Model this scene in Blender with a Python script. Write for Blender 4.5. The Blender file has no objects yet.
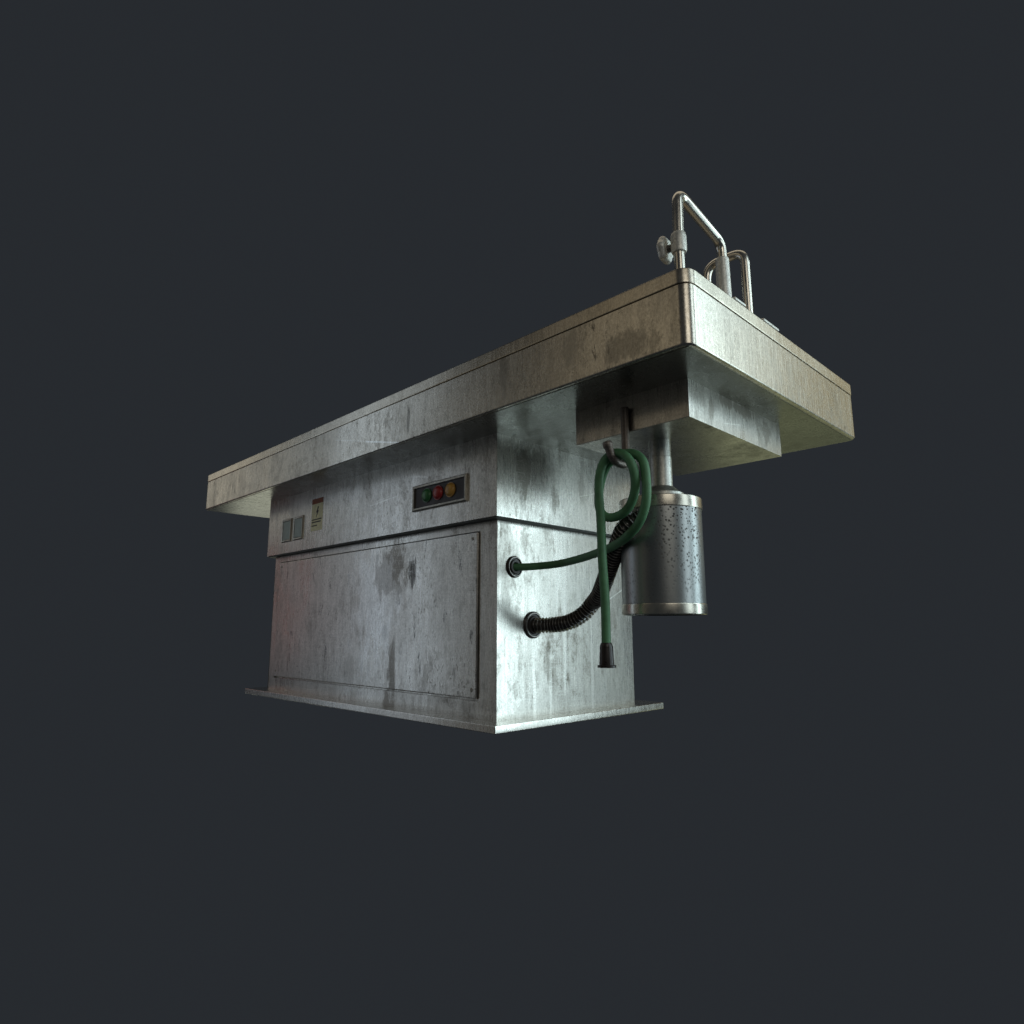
import bpy, bmesh, math, random
from mathutils import Vector, Matrix
random.seed(7)
scene = bpy.context.scene
C = scene.collection
R = math.radians

# ------------------------------------------------------------------ camera
CAM = Vector((1.1361, -1.0715, 0.2264))
yaw, pitch, FPX = R(45.3276), R(10.2378), 648.98
F = Vector((-math.sin(yaw)*math.cos(pitch), math.cos(yaw)*math.cos(pitch), math.sin(pitch)))
Rt = Vector((math.cos(yaw), math.sin(yaw), 0))
U = Rt.cross(F)
cd = bpy.data.cameras.new('camera')
cam = bpy.data.objects.new('camera', cd)
C.objects.link(cam)
cam.matrix_world = Matrix.Translation(CAM) @ Matrix((Rt, U, -F)).transposed().to_4x4()
cd.sensor_width = 36
cd.lens = 36*FPX/1024
cd.clip_start = 0.01
cd.clip_end = 200
scene.camera = cam

# ------------------------------------------------------------------ world: plain dark studio backdrop
w = bpy.data.worlds.new('World')
scene.world = w
w.use_nodes = True
bg = w.node_tree.nodes['Background']
bg.inputs[0].default_value = (0.0205, 0.0237, 0.0282, 1)
bg.inputs[1].default_value = 1.0

# ------------------------------------------------------------------ lamps
def lamp(name, loc, target, sx, sy, power, col, spread=180):
    l = bpy.data.lights.new(name, 'AREA')
    l.shape = 'RECTANGLE'; l.size = sx; l.size_y = sy
    l.energy = power; l.color = col; l.spread = R(spread)
    o = bpy.data.objects.new(name, l); C.objects.link(o)
    o.location = loc
    o.rotation_euler = (Vector(target)-Vector(loc)).to_track_quat('-Z', 'Y').to_euler()
    return o
lamp('key_softbox', (3.2, 0.8, 1.5), (0.3, 0.1, 0.5), 1.0, 3.4, 27, (0.80, 0.95, 1.0))
lamp('end_softbox', (2.45, 2.22, 0.95), (0, 0.1, 0.4), 0.85, 3.2, 38, (0.74, 0.94, 1.0))
lamp('warm_softbox', (1.5, 4.2, 1.9), (0.5, 0.4, 0.7), 2.2, 2.0, 4.4, (1.0, 0.79, 0.36))
lamp('corner_softbox', (1.9, 2.3, 1.8), (0.62, -0.1, 0.7), 0.5, 0.9, 1.0, (0.84, 0.97, 1.0))
lamp('strip_softbox', (-2.85, -1.75, 1.0), (-0.4, 0, 0.5), 0.55, 3.0, 5.2, (0.68, 0.83, 1.0))
lamp('left_softbox', (-4.8, -1.3, 1.6), (-1.4, 0, 0.7), 0.8, 1.0, 1.8, (1.0, 0.95, 0.82))
lamp('pink_softbox', (-4.4, -1.45, 0.45), (-1.2, 0, 0.4), 0.6, 1.0, 0.45, (1.0, 0.45, 0.38))
lamp('front_softbox', (-1.4, -4.2, 2.9), (0.2, 0, 0.7), 2.5, 1.6, 3.5, (1.0, 0.84, 0.58))
lamp('fill_softbox', (-3.2, -4.2, 1.0), (-0.4, 0, 0.5), 5.0, 4.0, 5.0, (1.0, 0.86, 0.60))
lamp('side_softbox', (3.4, -1.9, 2.0), (0.6, 0, 0.8), 1.8, 1.8, 16, (1.0, 0.95, 0.84))
lamp('floor_bounce', (0.2, 4.4, -1.2), (0.1, 0.6, 0.7), 4.0, 1.6, 9.0, (0.80, 0.86, 0.48))
lamp('left_bounce', (-5.2, 2.4, -0.7), (-1.4, 0.3, 0.7), 2.0, 1.2, 9.0, (0.88, 0.90, 0.72))
lamp('top_softbox', (-0.3, 1.0, 4.0), (0, 0.3, 0.8), 4.0, 3.0, 22, (1.0, 0.88, 0.68))

scene.view_settings.view_transform = 'Standard'
scene.view_settings.look = 'None'
scene.view_settings.exposure = 0
scene.view_settings.gamma = 1
scene.view_settings.use_curve_mapping = False
scene.render.engine = 'CYCLES'

# ------------------------------------------------------------------ measured sizes (metres)
L, W, H1, FL, TB, D = 1.199, 0.5525, 0.4931, 0.0589, 0.0177, 0.0248
TX1, TX0, TY0, TY1, TZ0, TZ1, TZ2 = 0.6219, -1.5768, -0.1417, 0.6718, 0.70, 0.8156, 0.8426
SX0, SX1, SY0, SY1, SZ = 0.2583, 0.5365, -0.0065, 0.4057, 0.6222

# ------------------------------------------------------------------ materials
class NT:
    """small wrapper for building node graphs"""
    def __init__(s, name):
        s.m = bpy.data.materials.new(name); s.m.use_nodes = True
        s.t = s.m.node_tree; s.n = s.t.nodes; s.l = s.t.links
        s.b = s.n['Principled BSDF']
        s.tc = s.n.new('ShaderNodeTexCoord').outputs['Object']
    def put(s, sock, v):
        if isinstance(v, bpy.types.NodeSocket): s.l.new(v, sock)
        else: sock.default_value = v
    def math(s, op, a, b=0.0, c=None, clamp=False):
        n = s.n.new('ShaderNodeMath'); n.operation = op; n.use_clamp = clamp
        s.put(n.inputs[0], a); s.put(n.inputs[1], b)
        if c is not None: s.put(n.inputs[2], c)
        return n.outputs[0]
    def vmath(s, op, a, b=None):
        n = s.n.new('ShaderNodeVectorMath'); n.operation = op
        s.put(n.inputs[0], a)
        if b is not None: s.put(n.inputs[1], b)
        return n
    def noise(s, scale, detail=4, rough=0.55, vec=(1, 1, 1), loc=(0, 0, 0), rot=(0, 0, 0), dist=0.0, src=None):
        mp = s.n.new('ShaderNodeMapping')
        mp.inputs['Scale'].default_value = vec; mp.inputs['Location'].default_value = loc
        mp.inputs['Rotation'].default_value = rot
        s.l.new(src or s.tc, mp.inputs[0])
        n = s.n.new('ShaderNodeTexNoise')
        n.inputs['Scale'].default_value = scale; n.inputs['Detail'].default_value = detail
        n.inputs['Roughness'].default_value = rough; n.inputs['Distortion'].default_value = dist
        s.l.new(mp.outputs[0], n.inputs['Vector'])
        return n.outputs['Fac']
    def ramp(s, v, a, b, lo=0.0, hi=1.0):
        n = s.n.new('ShaderNodeMapRange'); n.clamp = True
        s.put(n.inputs[0], v); n.inputs[1].default_value = a; n.inputs[2].default_value = b
        n.inputs[3].default_value = lo; n.inputs[4].default_value = hi
        return n.outputs[0]
    def mix(s, f, a, b):
        n = s.n.new('ShaderNodeMix'); n.data_type = 'RGBA'
        s.put(n.inputs['Factor'], f)
        for k, v in (('A', a), ('B', b)):
            sock = [i for i in n.inputs if i.name == k and i.type == 'RGBA'][0]
            s.put(sock, v if isinstance(v, bpy.types.NodeSocket) else (*v, 1))
        return [o for o in n.outputs if o.type == 'RGBA'][0]
    def blob(s, c, r, edge=0.5):
        """soft ellipsoid mask round c with radii r, ragged by noise"""
        v = s.vmath('SUBTRACT', s.tc, c).outputs[0]
        v = s.vmath('DIVIDE', v, r).outputs[0]
        ln = s.vmath('LENGTH', v).outputs['Value']
        soft = s.ramp(ln, 1.5, 0.0)
        return s.ramp(s.math('ADD', s.math('MULTIPLY', soft, 0.34), s.math('SUBTRACT', s.ragged, 0.5)), 0.11, 0.11+0.18*edge)
    def seg(s, a, b, wd):
        """scratch from a to b"""
        a = Vector(a); b = Vector(b); ba = b-a
        pa = s.vmath('SUBTRACT', s.tc, a).outputs[0]
        h = s.math('DIVIDE', s.vmath('DOT_PRODUCT', pa, ba).outputs['Value'], ba.length_squared, clamp=True)
        sc = s.n.new('ShaderNodeVectorMath'); sc.operation = 'SCALE'
        sc.inputs[0].default_value = ba; s.l.new(h, sc.inputs['Scale'])
        d = s.vmath('LENGTH', s.vmath('SUBTRACT', pa, sc.outputs[0]).outputs[0]).outputs['Value']
        d = s.math('ADD', d, s.math('MULTIPLY', s.math('SUBTRACT', s.ragged, 0.5), wd*2.0))
        return s.ramp(d, wd, wd*0.3)

def steel(name, base=(0.58, 0.56, 0.52), grime=(0.11, 0.095, 0.072), amount=0.5, rough=0.245, speck=0.4,
          metallic=0.96, blobs=(), darks=(), segs=(), pale=(), drips=0.0, seed=0.0, bump=0.02, hairs=0.60):
    k = NT(name); off = (seed, seed*1.7, seed*0.6)
    k.ragged = k.noise(34, 8, 0.78, (1, 1, 0.30), off)
    fine = k.noise(240, 3, 0.6, (1, 1, 0.06), off)                 # brushed vertical grain
    grain = k.noise(300, 3, 0.75, (1, 1, 0.7), off)
    cloud = k.noise(3.2, 6, 0.62, (1, 1, 0.7), off, dist=0.4)
    streak = k.noise(34, 9, 0.78, (1, 1, 0.07), off, dist=0.3)
    patch = k.noise(8.0, 14, 0.86, (1, 1, 0.58), off, dist=0.2)
    patch2 = k.noise(40, 12, 0.88, (1, 1, 0.5), (seed*2.3, 4, seed), dist=0.15)
    m_cloud = k.ramp(cloud, 0.40, 0.66)
    m_streak = k.ramp(streak, 0.47, 0.66)
    m_patch = k.ramp(patch, 0.53, 0.57)
    m_patch2 = k.ramp(patch2, 0.52, 0.59)
    dirt = k.math('ADD', k.math('MULTIPLY', m_cloud, 0.26), k.math('MULTIPLY', m_streak, 0.26))
    dirt = k.math('ADD', dirt, k.math('MULTIPLY', m_patch, 0.38))
    dirt = k.math('ADD', dirt, k.math('MULTIPLY', m_patch2, 0.36))
    dirt = k.math('MULTIPLY', dirt, amount)
    # pitted speckles gathered in patches
    sp = k.noise(150, 3, 0.75, (1, 1, 0.5), off)
    spm = k.math('MULTIPLY', k.ramp(sp, 0.57, 0.64), k.ramp(k.noise(9, 3, 0.5, (1, 1, 0.6), (seed+3, 1, 2)), 0.44, 0.58))
    dirt = k.math('MAXIMUM', dirt, k.math('MULTIPLY', spm, speck))
    for c, r, st in blobs:
        dirt = k.math('MAXIMUM', dirt, k.math('MULTIPLY', k.blob(c, r), st*0.85))
    if drips:
        dr = k.ramp(k.noise(26, 4, 0.55, (1, 1, 0.05), (seed+9, 0, 0), dist=0.8), 0.56, 0.61)
        sx = k.n.new('ShaderNodeSeparateXYZ'); k.l.new(k.tc, sx.inputs[0])
        dr = k.math('MULTIPLY', dr, k.ramp(sx.outputs['X'], -0.006, -0.002))   # run marks only on the end sheet
        dirt = k.math('SUBTRACT', dirt, k.math('MULTIPLY', dr, drips), clamp=True)
    dirt = k.math('MINIMUM', dirt, 1.0)
    tone = k.ramp(fine, 0.25, 0.75, 0.86, 1.14)
    tone = k.math('MULTIPLY', tone, k.ramp(grain, 0.32, 0.68, 0.74, 1.22))
    col = k.mix(dirt, base, grime)
    for c, r, st in darks:
        col = k.mix(k.math('MULTIPLY', k.blob(c, r, 0.25), st), col, (0.03, 0.028, 0.024))
    # fine cross-wise hairline scratches all over
    hair = None
    for rot, sd in (((0.0, 0.55, 0.55), 1.0), ((0.0, -0.9, -0.9), 5.0), ((0.5, 0.2, 1.2), 8.0)):
        h = k.noise(9, 2, 0.5, (1, 1, 22), (sd+seed, sd, 0), rot)
        h = k.ramp(k.math('ABSOLUTE', k.math('SUBTRACT', h, 0.5)), 0.012, 0.0)
        g = k.ramp(k.noise(4.5, 2, 0.5, (1, 1, 1), (sd*2+seed, 3, sd)), 0.53, 0.62)
        h = k.math('MULTIPLY', h, g)
        hair = h if hair is None else k.math('MAXIMUM', hair, h)
    hair = k.math('MULTIPLY', hair, hairs)
    scr = hair
    for a, b, wd, st in segs:
        scr = k.math('MAXIMUM', scr, k.math('MULTIPLY', k.seg(a, b, wd), st))
    col = k.mix(k.math('MULTIPLY', scr, 0.8), col, (0.78, 0.78, 0.74))
    for c, r, st in pale:
        col = k.mix(k.math('MULTIPLY', k.blob(c, r, 0.6), st), col, (0.70, 0.70, 0.68))
    mul = k.n.new('ShaderNodeVectorMath'); mul.operation = 'SCALE'
    k.l.new(col, mul.inputs[0]); k.l.new(tone, mul.inputs['Scale'])
    k.l.new(mul.outputs[0], k.b.inputs['Base Color'])
    k.b.inputs['Metallic'].default_value = metallic
    ro = k.math('ADD', rough, k.math('MULTIPLY', dirt, 0.16))
    ro = k.math('ADD', ro, k.ramp(fine, 0.2, 0.8, -0.05, 0.05))
    ro = k.math('ADD', ro, k.math('MULTIPLY', k.ramp(cloud, 0.35, 0.65), 0.06))
    k.l.new(ro, k.b.inputs['Roughness'])
    hgt = k.math('ADD', k.math('MULTIPLY', fine, 0.25), k.math('MULTIPLY', dirt, -0.3))
    hgt = k.math('ADD', hgt, k.math('MULTIPLY', scr, -1.0))
    bp = k.n.new('ShaderNodeBump'); bp.inputs['Strength'].default_value = bump
    bp.inputs['Distance'].default_value = 0.002
    k.l.new(hgt, bp.inputs['Height']); k.l.new(bp.outputs[0], k.b.inputs['Normal'])
    return k.m

def plain(name, col, rough=0.5, metallic=0.0, var=0.25, scale=40, coat=0.0):
    k = NT(name)
    n = k.noise(scale, 5, 0.65)
    dark = tuple(c*(1-var) for c in col); lite = tuple(min(1, c*(1+var)) for c in col)
    k.l.new(k.mix(k.ramp(n, 0.3, 0.7), dark, lite), k.b.inputs['Base Color'])
    k.b.inputs['Metallic'].default_value = metallic
    k.l.new(k.ramp(n, 0.3, 0.7, rough-0.08, rough+0.08), k.b.inputs['Roughness'])
    k.b.inputs['Coat Weight'].default_value = coat
    return k.m

M = {}
M['cabinet'] = steel('worn_steel_cabinet', base=(0.56, 0.54, 0.50), amount=0.9, rough=0.245, speck=0.5, drips=0.6, seed=1.3,
    blobs=[((-0.44, 0, 0.02), (0.03, 0.05, 0.09), 0.7)],
    segs=[((0.0, 0.42, 0.30), (0.0, 0.55, 0.36), 0.0022, 0.9)])
M['panel'] = steel('worn_steel_panel', amount=0.6, rough=0.245, speck=0.6, seed=4.1, 
    blobs=[((-0.435, 0, 0.40), (0.10, 0.05, 0.085), 0.85), ((-0.42, 0, 0.12), (0.022, 0.05, 0.11), 0.75),
           ((-0.64, 0, 0.11), (0.06, 0.05, 0.05), 0.35)],
    darks=[((-0.346, 0, 0.392), (0.008, 0.05, 0.030), 0.6), ((-0.334, 0, 0.372), (0.008, 0.05, 0.045), 0.75), ((-0.322, 0, 0.385), (0.006, 0.05, 0.034), 0.6), ((-0.46, 0, 0.22), (0.012, 0.05, 0.02), 0.6)],
    pale=[((-0.52, 0, 0.30), (0.13, 0.05, 0.20), 0.55)],
    segs=[((-0.3854, 0, 0.0893), (-0.1789, 0, 0.30), 0.0011, 0.35), ((-0.16, 0, 0.445), (-0.10, 0, 0.41), 0.002, 0.35),
          ((-0.19, 0, 0.44), (-0.13, 0, 0.415), 0.002, 0.3), ((-0.42, 0, 0.262), (-0.36, 0, 0.275), 0.004, 0.5)])
M['upper'] = steel('worn_steel_upper', base=(0.62, 0.60, 0.56), metallic=0.80, amount=0.85, rough=0.235, speck=0.55, seed=7.7,
    blobs=[((0.0248, 0.068, 0.60), (0.05, 0.032, 0.085), 0.85), ((0.0248, 0.18, 0.56), (0.05, 0.018, 0.05), 0.8),
           ((0.0248, 0.30, 0.62), (0.05, 0.018, 0.07), 0.6)],
    segs=[((-0.53, -0.0248, 0.592), (-0.386, -0.0248, 0.602), 0.0022, 0.8), ((-0.50, -0.0248, 0.60), (-0.43, -0.0248, 0.607), 0.0015, 0.6),
          ((-0.46, -0.0248, 0.665), (-0.338, -0.0248, 0.60), 0.0014, 0.45), ((-0.325, -0.0248, 0.648), (-0.25, -0.0248, 0.634), 0.004, 0.5),
          ((0.0248, 0.29, 0.585), (0.0248, 0.40, 0.615), 0.002, 0.6)])
M['tray'] = steel('worn_steel_tray', base=(0.56, 0.525, 0.455), amount=0.75, rough=0.235, speck=0.4, seed=2.6,
    blobs=[((0.49, TY0, 0.735), (0.05, 0.05, 0.030), 0.5), ((0.36, TY0, 0.775), (0.03, 0.05, 0.05), 0.4), ((0.17, TY0, 0.77), (0.012, 0.05, 0.07), 0.6)],
    darks=[((-0.1827, TY0, 0.76), (0.006, 0.05, 0.05), 0.5)],
    segs=[((-0.38, TY0, 0.737), (-0.224, TY0, 0.702), 0.0030, 1.0), ((-0.55, TY0, 0.777), (-0.38, TY0, 0.738), 0.0012, 0.7)])
M['rim'] = steel('worn_steel_rim', base=(0.58, 0.53, 0.44), amount=0.35, rough=0.23, speck=0.2, seed=5.5)
M['sink'] = steel('worn_steel_sink', amount=0.8, rough=0.245, speck=0.5, seed=9.2, blobs=[((SX1, 0.20, 0.69), (0.05, 0.10, 0.018), 0.9), ((SX1, 0.33, 0.665), (0.05, 0.05, 0.03), 0.9), ((SX1, 0.08, 0.66), (0.05, 0.012, 0.035), 0.8)],
    segs=[((SX1, 0.13, 0.640), (SX1, 0.20, 0.652), 0.0014, 0.8)])
M['under'] = steel('dull_underside_steel', base=(0.22, 0.225, 0.20), amount=0.6, rough=0.24, speck=0.2, seed=6.9, hairs=0.0)  # base colour darkened to paint in the shade below the tray
M['base'] = steel('worn_steel_base', base=(0.66, 0.63, 0.58), amount=0.3, rough=0.24, speck=0.3, seed=3.3)
M['chrome'] = plain('worn_chrome', (0.62, 0.59, 0.52), 0.24, 0.92, 0.10, 25)
M['castmetal'] = steel('dull_cast_metal', base=(0.72, 0.71, 0.65), amount=0.30, rough=0.42, speck=0.2, seed=8.1, metallic=0.5)
M['band'] = plain('polished_band', (0.50, 0.475, 0.41), 0.28, 0.95, 0.22, 30)
M['neckm'] = steel('dull_neck_steel', base=(0.50, 0.50, 0.46), amount=0.5, rough=0.38, speck=0.3, seed=4.8)
M['hookm'] = steel('dark_iron', base=(0.20, 0.17, 0.15), amount=0.6, rough=0.42, speck=0.3, seed=1.9, metallic=0.8)

k = NT('pitted_tank_steel')
k.ragged = k.noise(28, 5, 0.7)
vo = k.n.new('ShaderNodeTexVoronoi'); vo.inputs['Scale'].default_value = 150
k.l.new(k.tc, vo.inputs['Vector'])
szn = k.noise(60, 2, 0.6)
spots = k.ramp(k.math('SUBTRACT', vo.outputs['Distance'], k.math('MULTIPLY', szn, 0.66)), 0.04, -0.10)
area = k.ramp(k.noise(10, 3, 0.6, (1, 1, 0.7), (2, 1, 0)), 0.44, 0.56)
hi = k.n.new('ShaderNodeSeparateXYZ'); k.l.new(k.tc, hi.inputs[0])
zz = k.ramp(hi.outputs['Z'], 0.28, 0.45, 0.45, 1.0)
area = k.math('MAXIMUM', k.math('MULTIPLY', area, 0.5), k.ramp(k.vmath('LENGTH', k.vmath('DIVIDE', k.vmath('SUBTRACT', k.tc, (0.475, 0.067, 0.41)).outputs[0], (0.07, 0.07, 0.13)).outputs[0]).outputs['Value'], 1.35, 0.6))
mot = k.math('MULTIPLY', k.ramp(k.noise(95, 4, 0.75), 0.57, 0.64), k.ramp(k.noise(17, 4, 0.6), 0.46, 0.56))
msk = k.math('MULTIPLY', k.math('MULTIPLY', k.math('MAXIMUM', spots, k.math('MULTIPLY', mot, 0.75)), area), zz)
cl = k.noise(6, 6, 0.6, (1, 1, 0.5))
c1 = k.mix(k.ramp(cl, 0.3, 0.7), (0.25, 0.265, 0.265), (0.36, 0.37, 0.365))
k.l.new(k.mix(msk, c1, (0.075, 0.07, 0.065)), k.b.inputs['Base Color'])
k.b.inputs['Metallic'].default_value = 0.85
k.l.new(k.math('ADD', k.ramp(cl, 0.3, 0.7, 0.30, 0.38), k.math('MULTIPLY', msk, 0.3)), k.b.inputs['Roughness'])
bp = k.n.new('ShaderNodeBump'); bp.inputs['Strength'].default_value = 0.06; bp.inputs['Distance'].default_value = 0.002; bp.invert = True
k.l.new(msk, bp.inputs['Height']); k.l.new(bp.outputs[0], k.b.inputs['Normal'])
M['tank'] = k.m

M['hose'] = plain('green_rubber', (0.085, 0.225, 0.105), 0.55, 0, 0.22, 60)
M['black_rubber'] = plain('black_rubber', (0.050, 0.044, 0.039), 0.24, 0, 0.3, 60, 0.6)
M['seam_shade_strip'] = plain('grey_rubber_gasket', (0.035, 0.042, 0.036), 0.6, 0, 0.3, 60)  # near-black tone stands in for shade along the cabinet seam
M['nozzle'] = plain('dark_brown_plastic', (0.030, 0.024, 0.022), 0.32, 0.2, 0.3, 60)
M['grommet'] = plain('black_brown_rubber', (0.035, 0.028, 0.025), 0.40, 0.1, 0.3, 60)
M['ring'] = plain('grommet_ring', (0.30, 0.28, 0.26), 0.30, 0.75, 0.3, 60)
M['framem'] = steel('aged_frame_metal', base=(0.40, 0.38, 0.33), amount=0.6, rough=0.36, speck=0.3, seed=2.2)
M['darkplate'] = plain('dark_plate', (0.022, 0.018, 0.020), 0.5, 0.1, 0.3, 30)
M['green'] = plain('green_button', (0.045, 0.19, 0.065), 0.35, 0, 0.3, 50)
M['red'] = plain('red_button', (0.40, 0.035, 0.035), 0.35, 0, 0.3, 50)
M['amber'] = plain('amber_button', (0.52, 0.29, 0.06), 0.35, 0, 0.35, 50)
M['switch'] = plain('grey_green_switch', (0.24, 0.30, 0.28), 0.4, 0.2, 0.25, 30)
M['paper'] = plain('yellowed_sticker', (0.86, 0.80, 0.50), 0.55, 0, 0.2, 60)
M['header'] = plain('rust_red_print', (0.30, 0.075, 0.02), 0.6, 0, 0.4, 80)
M['ink'] = plain('black_ink', (0.02, 0.02, 0.015), 0.6, 0, 0.1, 60)

# ------------------------------------------------------------------ mesh helpers
def make(name, bm, mat, parent=None, smooth=None):
    bmesh.ops.recalc_face_normals(bm, faces=bm.faces)
    me = bpy.data.meshes.new(name)
    bm.to_mesh(me); bm.free()
    if smooth is not None:
        me.polygons.foreach_set('use_smooth', [True]*len(me.polygons))
        if smooth < 180: me.set_sharp_from_angle(angle=R(smooth))
    me.materials.append(mat)
    o = bpy.data.objects.new(name, me); C.objects.link(o)
    if smooth is not None and smooth <= 40:
        wn = o.modifiers.new('weighted_normals', 'WEIGHTED_NORMAL'); wn.weight = 100; wn.keep_sharp = True
    if parent is not None:
        o.parent = parent
        p = parent; off = Vector((0, 0, 0))
        while p is not None:
            off += p.location; p = p.parent
        o.location = -off
    return o

def box(bm, x0, x1, y0, y1, z0, z1, bev=0.0, seg=2):
    r = bmesh.ops.create_cube(bm, size=1)
    vs = r['verts']
    for v in vs:
        v.co = Vector((x0+(v.co.x+.5)*(x1-x0), y0+(v.co.y+.5)*(y1-y0), z0+(v.co.z+.5)*(z1-z0)))
    if bev:
        es = list({e for v in vs for e in v.link_edges})
        bmesh.ops.bevel(bm, geom=es, offset=bev, segments=seg, profile=0.5, affect='EDGES')
    return bm

def loft_rect(bm, x0, x1, y0, y1, r, profile, cap0=True, cap1=True, n=8):
    loops = []
    for ins, z in profile:
        rr = max(r-ins, 0.0005); vs = []
        cs = [(x1-ins-rr, y1-ins-rr, 0), (x0+ins+rr, y1-ins-rr, 90), (x0+ins+rr, y0+ins+rr, 180), (x1-ins-rr, y0+ins+rr, 270)]
        for cx, cy, a0 in cs:
            for i in range(n+1):
                a = R(a0+90*i/n)
                vs.append(bm.verts.new((cx+rr*math.cos(a), cy+rr*math.sin(a), z)))
        loops.append(vs)
    m = len(loops[0])
    for a, b in zip(loops, loops[1:]):
        for i in range(m):
            bm.faces.new((a[i], a[(i+1) % m], b[(i+1) % m], b[i]))
    if cap0: bm.faces.new(loops[0])
    if cap1: bm.faces.new(loops[-1])

def frame_of(d):
    d = Vector(d).normalized()
    a = Vector((0, 0, 1)) if abs(d.z) < 0.9 else Vector((1, 0, 0))
    u = d.cross(a).normalized(); v = d.cross(u)
    return u, v

def lathe(bm, origin, axis, prof, n=48, cap0=True, cap1=True, wob=None):
    """prof: list of (distance along axis, radius)"""
    o = Vector(origin); ax = Vector(axis).normalized(); u, v = frame_of(ax)
    loops = []
    for h, r in prof:
        ls = []
        for i in range(n):
            a = 2*math.pi*i/n
            rr = r*(1+(wob(a) if wob else 0))
            ls.append(bm.verts.new(o+ax*h+(u*math.cos(a)+v*math.sin(a))*rr))
        loops.append(ls)
    for a, b in zip(loops, loops[1:]):
        for i in range(n):
            bm.faces.new((a[i], a[(i+1) % n], b[(i+1) % n], b[i]))
    if cap0: bm.faces.new(loops[0])
    if cap1: bm.faces.new(loops[-1])

def spline(pts, step=0.004):
    P = [Vector(p) for p in pts]
    P = [P[0]*2-P[1]]+P+[P[-1]*2-P[-2]]
    out = []
    for i in range(1, len(P)-2):
        a, b, c, d = P[i-1:i+3]
        n = max(2, int((c-b).length/step*1.0))
        ta, tb = (b-a).length**.5, (c-b).length**.5
        tc_ = (d-c).length**.5
        t0, t1 = 0.0, ta; t2 = t1+tb; t3 = t2+tc_
        for j in range(n):
            t = t1+(t2-t1)*j/n
            A1 = a*((t1-t)/(t1-t0))+b*((t-t0)/(t1-t0))
            A2 = b*((t2-t)/(t2-t1))+c*((t-t1)/(t2-t1))
            A3 = c*((t3-t)/(t3-t2))+d*((t-t2)/(t3-t2))
            B1 = A1*((t2-t)/(t2-t0))+A2*((t-t0)/(t2-t0))
            B2 = A2*((t3-t)/(t3-t1))+A3*((t-t1)/(t3-t1))
            out.append(B1*((t2-t)/(t2-t1))+B2*((t-t1)/(t2-t1)))
    out.append(P[-2])
    return out

def relax(path, it):
    for _ in range(it):
        path = [path[0]]+[(a+b*2+c)/4 for a, b, c in zip(path, path[1:], path[2:])]+[path[-1]]
    return path

def rounded(pts, rad, n=8):
    """polyline with rounded corners"""
    P = [Vector(p) for p in pts]; out = [P[0]]
    for a, b, c in zip(P, P[1:], P[2:]):
        r = min(rad, (b-a).length*.48, (c-b).length*.48)
        s, e = b+(a-b).normalized()*r, b+(c-b).normalized()*r
        for i in range(n+1):
            t = i/n
            out.append(s*(1-t)**2+b*2*t*(1-t)+e*t*t)
    out.append(P[-1]); return out

def sweep(bm, path, rad, n=20, cap=True):
    """rad: number or function of arc length"""
    T = [(path[min(i+1, len(path)-1)]-path[max(i-1, 0)]).normalized() for i in range(len(path))]
    u, v = frame_of(T[0]); s = 0; loops = []
    for i, p in enumerate(path):
        if i:
            s += (p-path[i-1]).length
            q = T[i-1].rotation_difference(T[i]); u = q @ u; v = q @ v
        r = rad(s) if callable(rad) else rad
        loops.append([bm.verts.new(p+(u*math.cos(2*math.pi*j/n)+v*math.sin(2*math.pi*j/n))*r) for j in range(n)])
    for a, b in zip(loops, loops[1:]):
        for i in range(n): bm.faces.new((a[i], a[(i+1) % n], b[(i+1) % n], b[i]))
    if cap: bm.faces.new(loops[0]); bm.faces.new(loops[-1])

# ------------------------------------------------------------------ the table
table = bpy.data.objects.new('autopsy_table', None); C.objects.link(table)
table.location = (-L/2, W/2, 0)
table['label'] = 'scuffed stainless steel autopsy table with long overhanging tray, boxy cabinet pedestal and taps'
table['category'] = 'table'

bm = bmesh.new(); box(bm, -L-FL, FL, -FL, W+FL, 0, TB, 0.0022)
make('base_plate', bm, M['base'], table, 30)

# lower cabinet: front has a shallow recess that takes the access panel
px0, px1, pz0, pz1, gap, dep = -1.1545, -0.0640, 0.0620, 0.4660, 0.0022, 0.008
bm = bmesh.new()
def ringface(o, i, yo, yi):
    A = [bm.verts.new((x, yo, z)) for x, z in o]; B = [bm.verts.new((x, yi, z)) for x, z in i]
    for q in range(4): bm.faces.new((A[q], A[(q+1) % 4], B[(q+1) % 4], B[q]))
    return A, B
zt = H1+0.003; zb = TB-0.002
outer = [(-L, zb), (0, zb), (0, zt), (-L, zt)]
inner = [(px0-gap, pz0-0.0055), (px1+gap, pz0-0.0055), (px1+gap, pz1+gap), (px0-gap, pz1+gap)]
A, B = ringface(outer, inner, 0, 0)
Cc = [bm.verts.new((x, dep, z)) for x, z in inner]
for q in range(4): bm.faces.new((B[q], B[(q+1) % 4], Cc[(q+1) % 4], Cc[q]))
bm.faces.new(Cc)
Dd = [bm.verts.new((x, W, z)) for x, z in outer]
for q in range(4): bm.faces.new((A[q], A[(q+1) % 4], Dd[(q+1) % 4], Dd[q]))
bm.faces.new(Dd)
bm.normal_update()
corner = [e for e in bm.edges if all(v in A+Dd for v in e.verts)]
bmesh.ops.bevel(bm, geom=corner, offset=0.0016, segments=2, profile=0.5, affect='EDGES')
lower = make('lower_cabinet', bm, M['cabinet'], table, 30)

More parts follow.
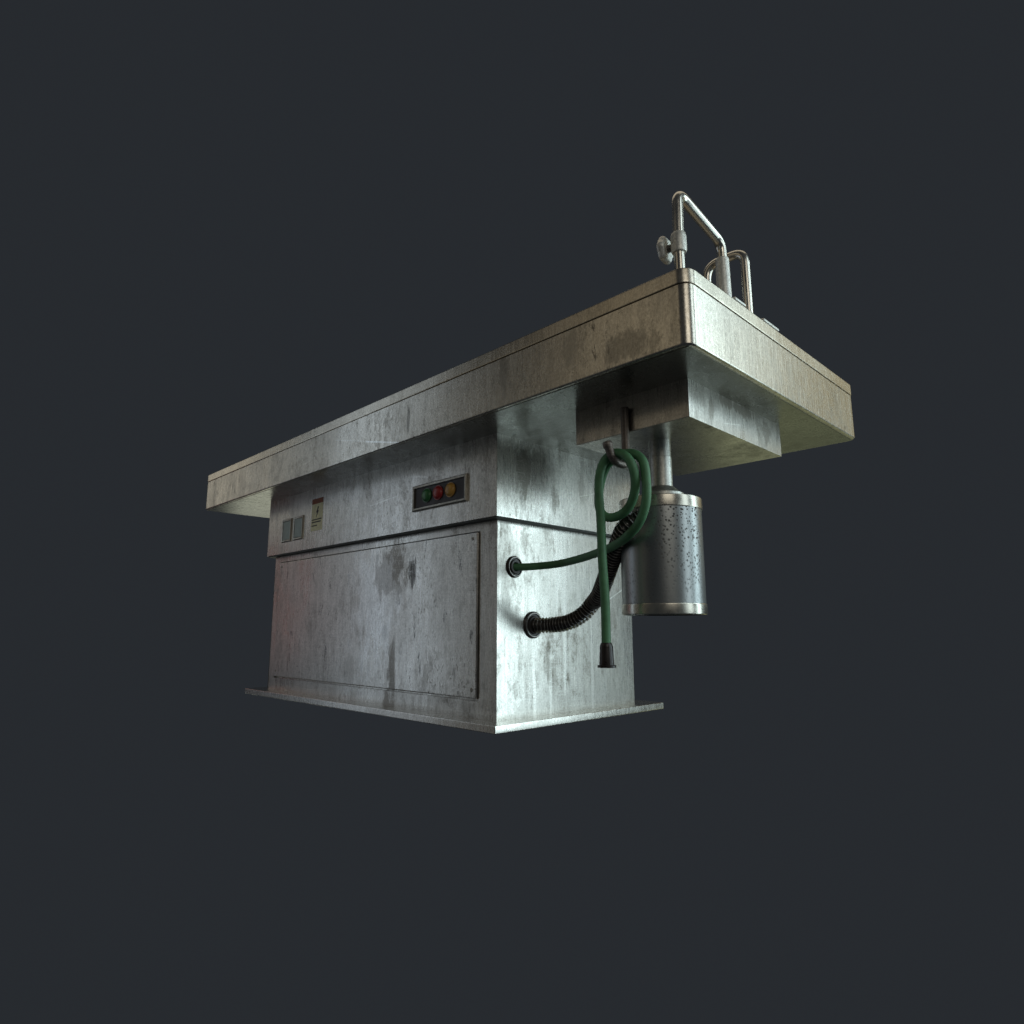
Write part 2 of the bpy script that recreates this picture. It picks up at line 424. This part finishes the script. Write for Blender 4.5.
bm = bmesh.new(); box(bm, px0, px1, -0.0055, dep-0.001, pz0, pz1, 0.0032, 3)
make('access_panel', bm, M['panel'], lower, 30)
for x in (px0+0.018, px1-0.018):
    for z in (pz0+0.020, pz1-0.016):
        bm = bmesh.new()
        lathe(bm, (x, -0.0052, z), (0, -1, 0), [(-0.002, 0.0046), (0.0010, 0.0046), (0.0018, 0.0036), (0.0018, 0.0018), (0.0004, 0.0016)], 20)
        make('screw', bm, M['framem'], lower, 30)

bm = bmesh.new(); box(bm, -L-D, D, -D, W+D, H1, TZ0+0.002, 0.0016)
upper = make('upper_cabinet', bm, M['upper'], table, 30)
# added strip, its dark colour paints the shade under the upper cabinet's overhang
bm = bmesh.new(); box(bm, -L-D+0.003, D-0.003, -D+0.003, W+D-0.003, H1-0.0042, H1+0.001)
make('seam_shade_strip', bm, M['seam_shade_strip'], upper)
# indicator panel with three round buttons
ix0, ix1, iz0, iz1 = -0.3100, -0.0810, 0.5440, 0.6155
bm = bmesh.new()
fy = -D
def frame_rect(bm, x0, x1, z0, z1, y, t, wd, bev, r=0.0):
    o = [(x0, z0), (x1, z0), (x1, z1), (x0, z1)]
    i = [(x0+wd, z0+wd), (x1-wd, z0+wd), (x1-wd, z1-wd), (x0+wd, z1-wd)]
    m_ = [(x0+wd*.35, z0+wd*.35), (x1-wd*.35, z0+wd*.35), (x1-wd*.35, z1-wd*.35), (x0+wd*.35, z1-wd*.35)]
    rows = [[bm.verts.new((x, yy, z)) for x, z in pts] for pts, yy in ((o, y+0.001), (o, y-t*.6), (m_, y-t), (i, y-t*.85), (i, y+0.001))]
    for a, b in zip(rows, rows[1:]):
        for q in range(4): bm.faces.new((a[q], a[(q+1) % 4], b[(q+1) % 4], b[q]))
frame_rect(bm, ix0, ix1, iz0, iz1, fy, 0.007, 0.0075, 0)
ind = make('indicator_panel', bm, M['framem'], table, 30)
bm = bmesh.new(); box(bm, ix0+0.0075, ix1-0.0075, fy-0.0018, fy+0.001, iz0+0.0075, iz1-0.0075)
make('back_plate', bm, M['darkplate'], ind)
for x, nm, lb in ((-0.2475, 'green', 'green'), (-0.1985, 'red', 'red'), (-0.1475, 'amber', 'amber')):
    bm = bmesh.new()
    lathe(bm, (x, fy-0.0015, 0.5825), (0, -1, 0), [(0, 0.0195), (0.003, 0.0195), (0.0032, 0.0175), (0.007, 0.0155), (0.0095, 0.0105), (0.0105, 0.004)], 32)
    b = make('button', bm, M[nm], ind, 50); b['label'] = 'worn %s push button' % lb

# two square switch plates
for x0, x1, z0, z1 in ((-1.1045, -1.0340, 0.5335, 0.6160), (-1.0170, -0.9470, 0.5335, 0.6160)):
    bm = bmesh.new(); frame_rect(bm, x0, x1, z0, z1, fy, 0.005, 0.0065, 0)
    s = make('switch', bm, M['framem'], table, 30)
    bm = bmesh.new(); box(bm, x0+0.008, x1-0.008, fy-0.0035, fy+0.001, z0+0.008, z1-0.008, 0.0012)
    make('switch_pad', bm, M['switch'], s, 30)

# warning sticker
lx0, lx1 = -0.8935, -0.8185
bm = bmesh.new(); box(bm, lx0, lx1, fy-0.0006, fy+0.0005, 0.552, 0.6615)
lab = make('warning_label', bm, M['paper'], table)
bm = bmesh.new(); box(bm, lx0, lx1, fy-0.0012, fy, 0.6445, 0.6620)
make('label_header', bm, M['header'], lab)
bm = bmesh.new()
bolt = [(0.004, 0.018), (0.010, 0.018), (0.004, 0.004), (0.010, 0.004), (-0.006, -0.020), (-0.001, -0.002), (-0.007, -0.002)]
vs = [bm.verts.new((-0.855+x, fy-0.0012, 0.616+z)) for x, z in bolt]
fc = bm.faces.new(vs)
ex = bmesh.ops.extrude_face_region(bm, geom=[fc])
for v in ex['geom']:
    if isinstance(v, bmesh.types.BMVert): v.co.y += 0.001
for z, a, b in ((0.5885, 0.004, 0.006), (0.5800, 0.004, 0.010), (0.5680, 0.004, 0.034)):
    box(bm, lx0+a, lx1-b, fy-0.0012, fy-0.0002, z, z+0.0036)
make('printed_marks', bm, M['ink'], lab)

# tray and its rolled rim
bm = bmesh.new()
loft_rect(bm, TX0, TX1, TY0, TY1, 0.023,
          [(0.0042, TZ0), (0.0018, TZ0+0.0007), (0.0005, TZ0+0.0022), (0, TZ0+0.0042), (0, TZ1-0.0035), (0.003, TZ1-0.002), (0.003, TZ1+0.002),
           (0.018, TZ1+0.002), (0.020, TZ1-0.004), (0.024, 0.785), (0.034, 0.776)])
tray = make('tray', bm, M['tray'], table, 35)
bm = bmesh.new(); box(bm, TX0+0.010, TX1-0.010, TY0+0.010, TY1-0.010, TZ0-0.0012, TZ0+0.001)  # added thin sheet, its dark colour carries the shade
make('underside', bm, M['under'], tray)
bm = bmesh.new()
prof = [(0.004, TZ1-0.0015), (-0.0012, TZ1-0.0012), (-0.0020, TZ1+0.001), (-0.0020, TZ2-0.0035), (-0.001, TZ2-0.0012), (0.001, TZ2),
        (0.006, TZ2), (0.022, TZ2), (0.027, TZ2-0.003), (0.028, TZ2-0.010), (0.028, TZ1-0.0015)]
loft_rect(bm, TX0, TX1, TY0, TY1, 0.025, prof, False, False)
make('rim', bm, M['rim'], tray, 35)
bm = bmesh.new()                                                # drain grid set in the tray floor above the sink
lathe(bm, ((SX0+SX1)/2, (SY0+SY1)/2, 0.776), (0, 0, 1), [(0, 0.045), (0.003, 0.043), (0.003, 0.032), (0.001, 0.030)], 32)
make('drain', bm, M['castmetal'], tray, 30)

# sink housing under the tray
bm = bmesh.new(); box(bm, SX0, SX1, SY0, SY1, SZ, TZ0+0.002, 0.0018)
make('sink_box', bm, M['sink'], table, 30)

# ------------------------------------------------------------------ taps on the tray end (wall-standing pipe run)
fz = TZ2-0.006
tap = bpy.data.objects.new('arched_pipe', None)
FX = 0.575
def pipe_part(name, bm, m, parent): return make(name, bm, m, parent, 40)
bm = bmesh.new()
path = rounded([(FX, -0.0830, 0.935), (FX, -0.0795, 1.0370), (FX, 0.0870, 1.0060), (FX, 0.0870, 0.955)], 0.026, 10)
sweep(bm, path, 0.0102, 24)
arch = pipe_part('arched_pipe', bm, M['chrome'], table)
bm = bmesh.new(); lathe(bm, (FX, -0.0830, 0.82), (0, 0, 1), [(0, 0.0100), (0.12, 0.0100)], 24)
pipe_part('post', bm, M['chrome'], arch)
bm = bmesh.new()
lathe(bm, (FX, -0.0830, 0.909), (0, 0, 1), [(0, 0.0105), (0.001, 0.0130), (0.006, 0.0146), (0.030, 0.0146), (0.038, 0.0134), (0.041, 0.0105)], 28)
pipe_part('collar', bm, M['castmetal'], arch)
ax = Vector((-1, -0.12, 0.02)).normalized()
kc = Vector((FX, -0.0830, 0.925))
bm = bmesh.new(); lathe(bm, kc, ax, [(0.008, 0.0075), (0.026, 0.0075)], 20)
pipe_part('stem', bm, M['black_rubber'], arch)
bm = bmesh.new()
lathe(bm, kc+ax*0.025, ax, [(-0.004, 0.010), (-0.004, 0.0215), (0.000, 0.0245), (0.005, 0.0245), (0.009, 0.0215), (0.010, 0.011)], 48, wob=lambda a: 0.06*math.cos(6*a))
pipe_part('knob', bm, M['castmetal'], arch)
bm = bmesh.new()
lathe(bm, (FX, 0.0865, 0.82), (0, 0, 1), [(0, 0.0155), (0.148, 0.0135), (0.150, 0.0125), (0.150, 0.0100)], 32)
pipe_part('sleeve', bm, M['castmetal'], arch)

bm = bmesh.new()
gy = 0.193
path = rounded([(FX, gy, 0.82), (FX, gy, 1.036), (0.486, gy, 1.036), (0.483, gy, 0.970)], 0.030, 10)
sweep(bm, path, 0.0098, 24)
sp = pipe_part('gooseneck_spout', bm, M['chrome'], table)
bm = bmesh.new(); lathe(bm, (0.4835, gy, 0.978), (0, 0, -1), [(0, 0.0100), (0.002, 0.0122), (0.016, 0.0122), (0.020, 0.0095)], 24)
pipe_part('aerator', bm, M['band'], sp)
for y0, y1 in ((0.118, 0.166), (0.250, 0.328)):
    bm = bmesh.new()
    yc = (y0+y1)/2
    lathe(bm, (FX, yc, 0.82), (0, 0, 1), [(0, 0.011), (0.055, 0.010), (0.066, 0.008)], 24)
    tp = pipe_part('tap_handle', bm, M['castmetal'], table)
    bm = bmesh.new(); box(bm, FX-0.009, FX+0.009, y0, y1, 0.8910, 0.8980, 0.003, 3)
    pipe_part('lever', bm, M['castmetal'], tp)

# ------------------------------------------------------------------ waste canister hanging from the sink
TC = Vector((0.3980, 0.0970, 0))
bm = bmesh.new()
lathe(bm, (TC.x, TC.y, 0), (0, 0, 1), [(0.2580, 0.070), (0.2580, 0.0842), (0.490, 0.0842), (0.493, 0.080), (0.494, 0.030)], 72)
tank = make('waste_canister', bm, M['tank'], table, 35)
def band(z0, z1, nm):
    bm = bmesh.new()
    lathe(bm, (TC.x, TC.y, 0), (0, 0, 1), [(z0, 0.0800), (z0, 0.0850), (z0+0.002, 0.0862), (z1-0.002, 0.0862), (z1, 0.0850), (z1, 0.0800)], 72, False, False)
    make(nm, bm, M['band'], tank, 35)
band(0.2550, 0.2765, 'band')
band(0.4680, 0.4920, 'band')
bm = bmesh.new()
lathe(bm, (TC.x+0.0035, TC.y+0.0035, 0), (0, 0, 1), [(0.490, 0.056), (0.495, 0.054), (0.497, 0.047), (0.506, 0.046), (0.509, 0.041), (0.514, 0.034), (0.5205, 0.0275), (0.5225, 0.0240),
     (0.5860, 0.0240), (0.5870, 0.0232), (0.6240, 0.0232)], 48)
make('neck', bm, M['neckm'], tank, 35)

# ------------------------------------------------------------------ grommets and the corrugated drain hose
def grommet(y, z, r):
    bm = bmesh.new()
    lathe(bm, (0, y, z), (1, 0, 0), [(-0.002, r), (0.003, r), (0.0055, r*.93), (0.0055, r*.84), (0.0035, r*.80), (0.0035, r*.68), (0.0075, r*.62), (0.0075, r*.42), (-0.001, r*.36)], 40)
    g = make('grommet', bm, M['grommet'], table, 35)
    bm = bmesh.new()
    lathe(bm, (0, y, z), (1, 0, 0), [(0.0045, r*.90), (0.0068, r*.88), (0.0068, r*.84), (0.0045, r*.82)], 40, False, False)
    make('ring', bm, M['ring'], g, 35)
grommet(0.0590, 0.3780, 0.0270)
grommet(0.1250, 0.2370, 0.0335)

def ribbed(s, r0=0.0158, amp=0.0034, pitch=0.0088):
    t = (s/pitch) % 1.0
    return r0+amp*(1-abs(math.cos(math.pi*t))**0.8*2)
cpath = spline([(-0.004, 0.1260, 0.2362), (0.020, 0.1335, 0.2362), (0.045, 0.1440, 0.2368), (0.090, 0.1530, 0.2425), (0.130, 0.1600, 0.2600), (0.165, 0.1610, 0.2890),
                (0.205, 0.1300, 0.3020), (0.2439, 0.100, 0.3281), (0.2974, 0.060, 0.3728), (0.3324, 0.035, 0.3998), (0.3640, 0.013, 0.4253), (0.3900, 0.008, 0.4420), (0.4050, 0.022, 0.4540), (0.4080, 0.040, 0.4580)], 0.0010)
bm = bmesh.new(); sweep(bm, cpath, ribbed, 28)
make('corrugated_hose', bm, M['black_rubber'], table, 180)

hs = bpy.data.objects['corrugated_hose']
bm = bmesh.new(); acc = 0.0; nxt = 0.0044
for i in range(1, len(cpath)-1):
    acc += (cpath[i]-cpath[i-1]).length
    if acc >= nxt:
        nxt += 0.0088
        t = (cpath[i+1]-cpath[i-1]).normalized(); u, v = frame_of(t)
        ring = [cpath[i]+(u*math.cos(a)+v*math.sin(a))*0.0186 for a in [2*math.pi*q/28 for q in range(28)]]
        loops = []
        for q, p in enumerate(ring):
            rad = (p-cpath[i]).normalized()
            loops.append([bm.verts.new(p+(rad*math.cos(b)+t*math.sin(b))*0.0009) for b in (0, math.pi/2, math.pi, math.pi*1.5)])
        for q in range(28):
            A_, B_ = loops[q], loops[(q+1) % 28]
            for b in range(4): bm.faces.new((A_[b], A_[(b+1) % 4], B_[(b+1) % 4], B_[b]))
make('wire_rings', bm, M['ring'], hs, 180)

# hose hook bolted under the sink housing
bm = bmesh.new()
path = rounded([(0.3955, -0.0160, 0.672), (0.3960, -0.0160, 0.549), (0.396, -0.058, 0.5510), (0.3920, -0.071, 0.5820)], 0.020, 8)
sweep(bm, path, lambda s: 0.0084, 20)
lathe(bm, (0.3924, -0.0695, 0.577), (-0.02, -0.3, 1), [(0, 0.0085), (0.002, 0.0098), (0.010, 0.0100), (0.014, 0.007)], 20)
make('hose_hook', bm, M['hookm'], table, 40)

# ------------------------------------------------------------------ green hose looped over the hook: a thing of its own
hose_pts = [(-0.002, 0.0585, 0.3775), (0.025, 0.078, 0.3775), (0.050, 0.0990, 0.3795), (0.105, 0.1040, 0.3812), (0.190, 0.0785, 0.3845), (0.2690, 0.0450, 0.3891),
            (0.3400, 0.0120, 0.3960), (0.3900, -0.0120, 0.4080), (0.4300, -0.0280, 0.4290), (0.4510, -0.0340, 0.4649), (0.4530, -0.0340, 0.5110), (0.4470, -0.032, 0.547), (0.4260, -0.030, 0.5670), (0.398, -0.030, 0.5715),
            (0.364, -0.034, 0.558), (0.343, -0.030, 0.530), (0.331, -0.026, 0.490), (0.333, -0.024, 0.462), (0.348, -0.022, 0.448), (0.376, -0.018, 0.450), (0.404, -0.024, 0.462), (0.428, -0.036, 0.490), (0.436, -0.046, 0.520),
            (0.430, -0.052, 0.548), (0.412, -0.054, 0.566), (0.390, -0.055, 0.570), (0.370, -0.057, 0.556), (0.360, -0.058, 0.530), (0.357, -0.058, 0.500), (0.359, -0.056, 0.440),
            (0.3585, -0.054, 0.363), (0.3600, -0.050, 0.280), (0.3600, -0.050, 0.196)]
bm = bmesh.new(); sweep(bm, relax(spline(hose_pts, 0.003), 22), 0.0090, 22)
hose = make('rubber_hose', bm, M['hose'], None, 180)
hose['label'] = 'thin green rubber hose looped over the hook under the tray, dark nozzle hanging down'
hose['category'] = 'hose'
bm = bmesh.new()
lathe(bm, (0.3600, -0.050, 0.201), (0, 0, -1), [(0, 0.0092), (0.001, 0.0105), (0.008, 0.0128), (0.041, 0.0142), (0.042, 0.0178), (0.0465, 0.0178), (0.047, 0.0120), (0.036, 0.0105)], 36)
make('nozzle', bm, M['nozzle'], hose, 35)
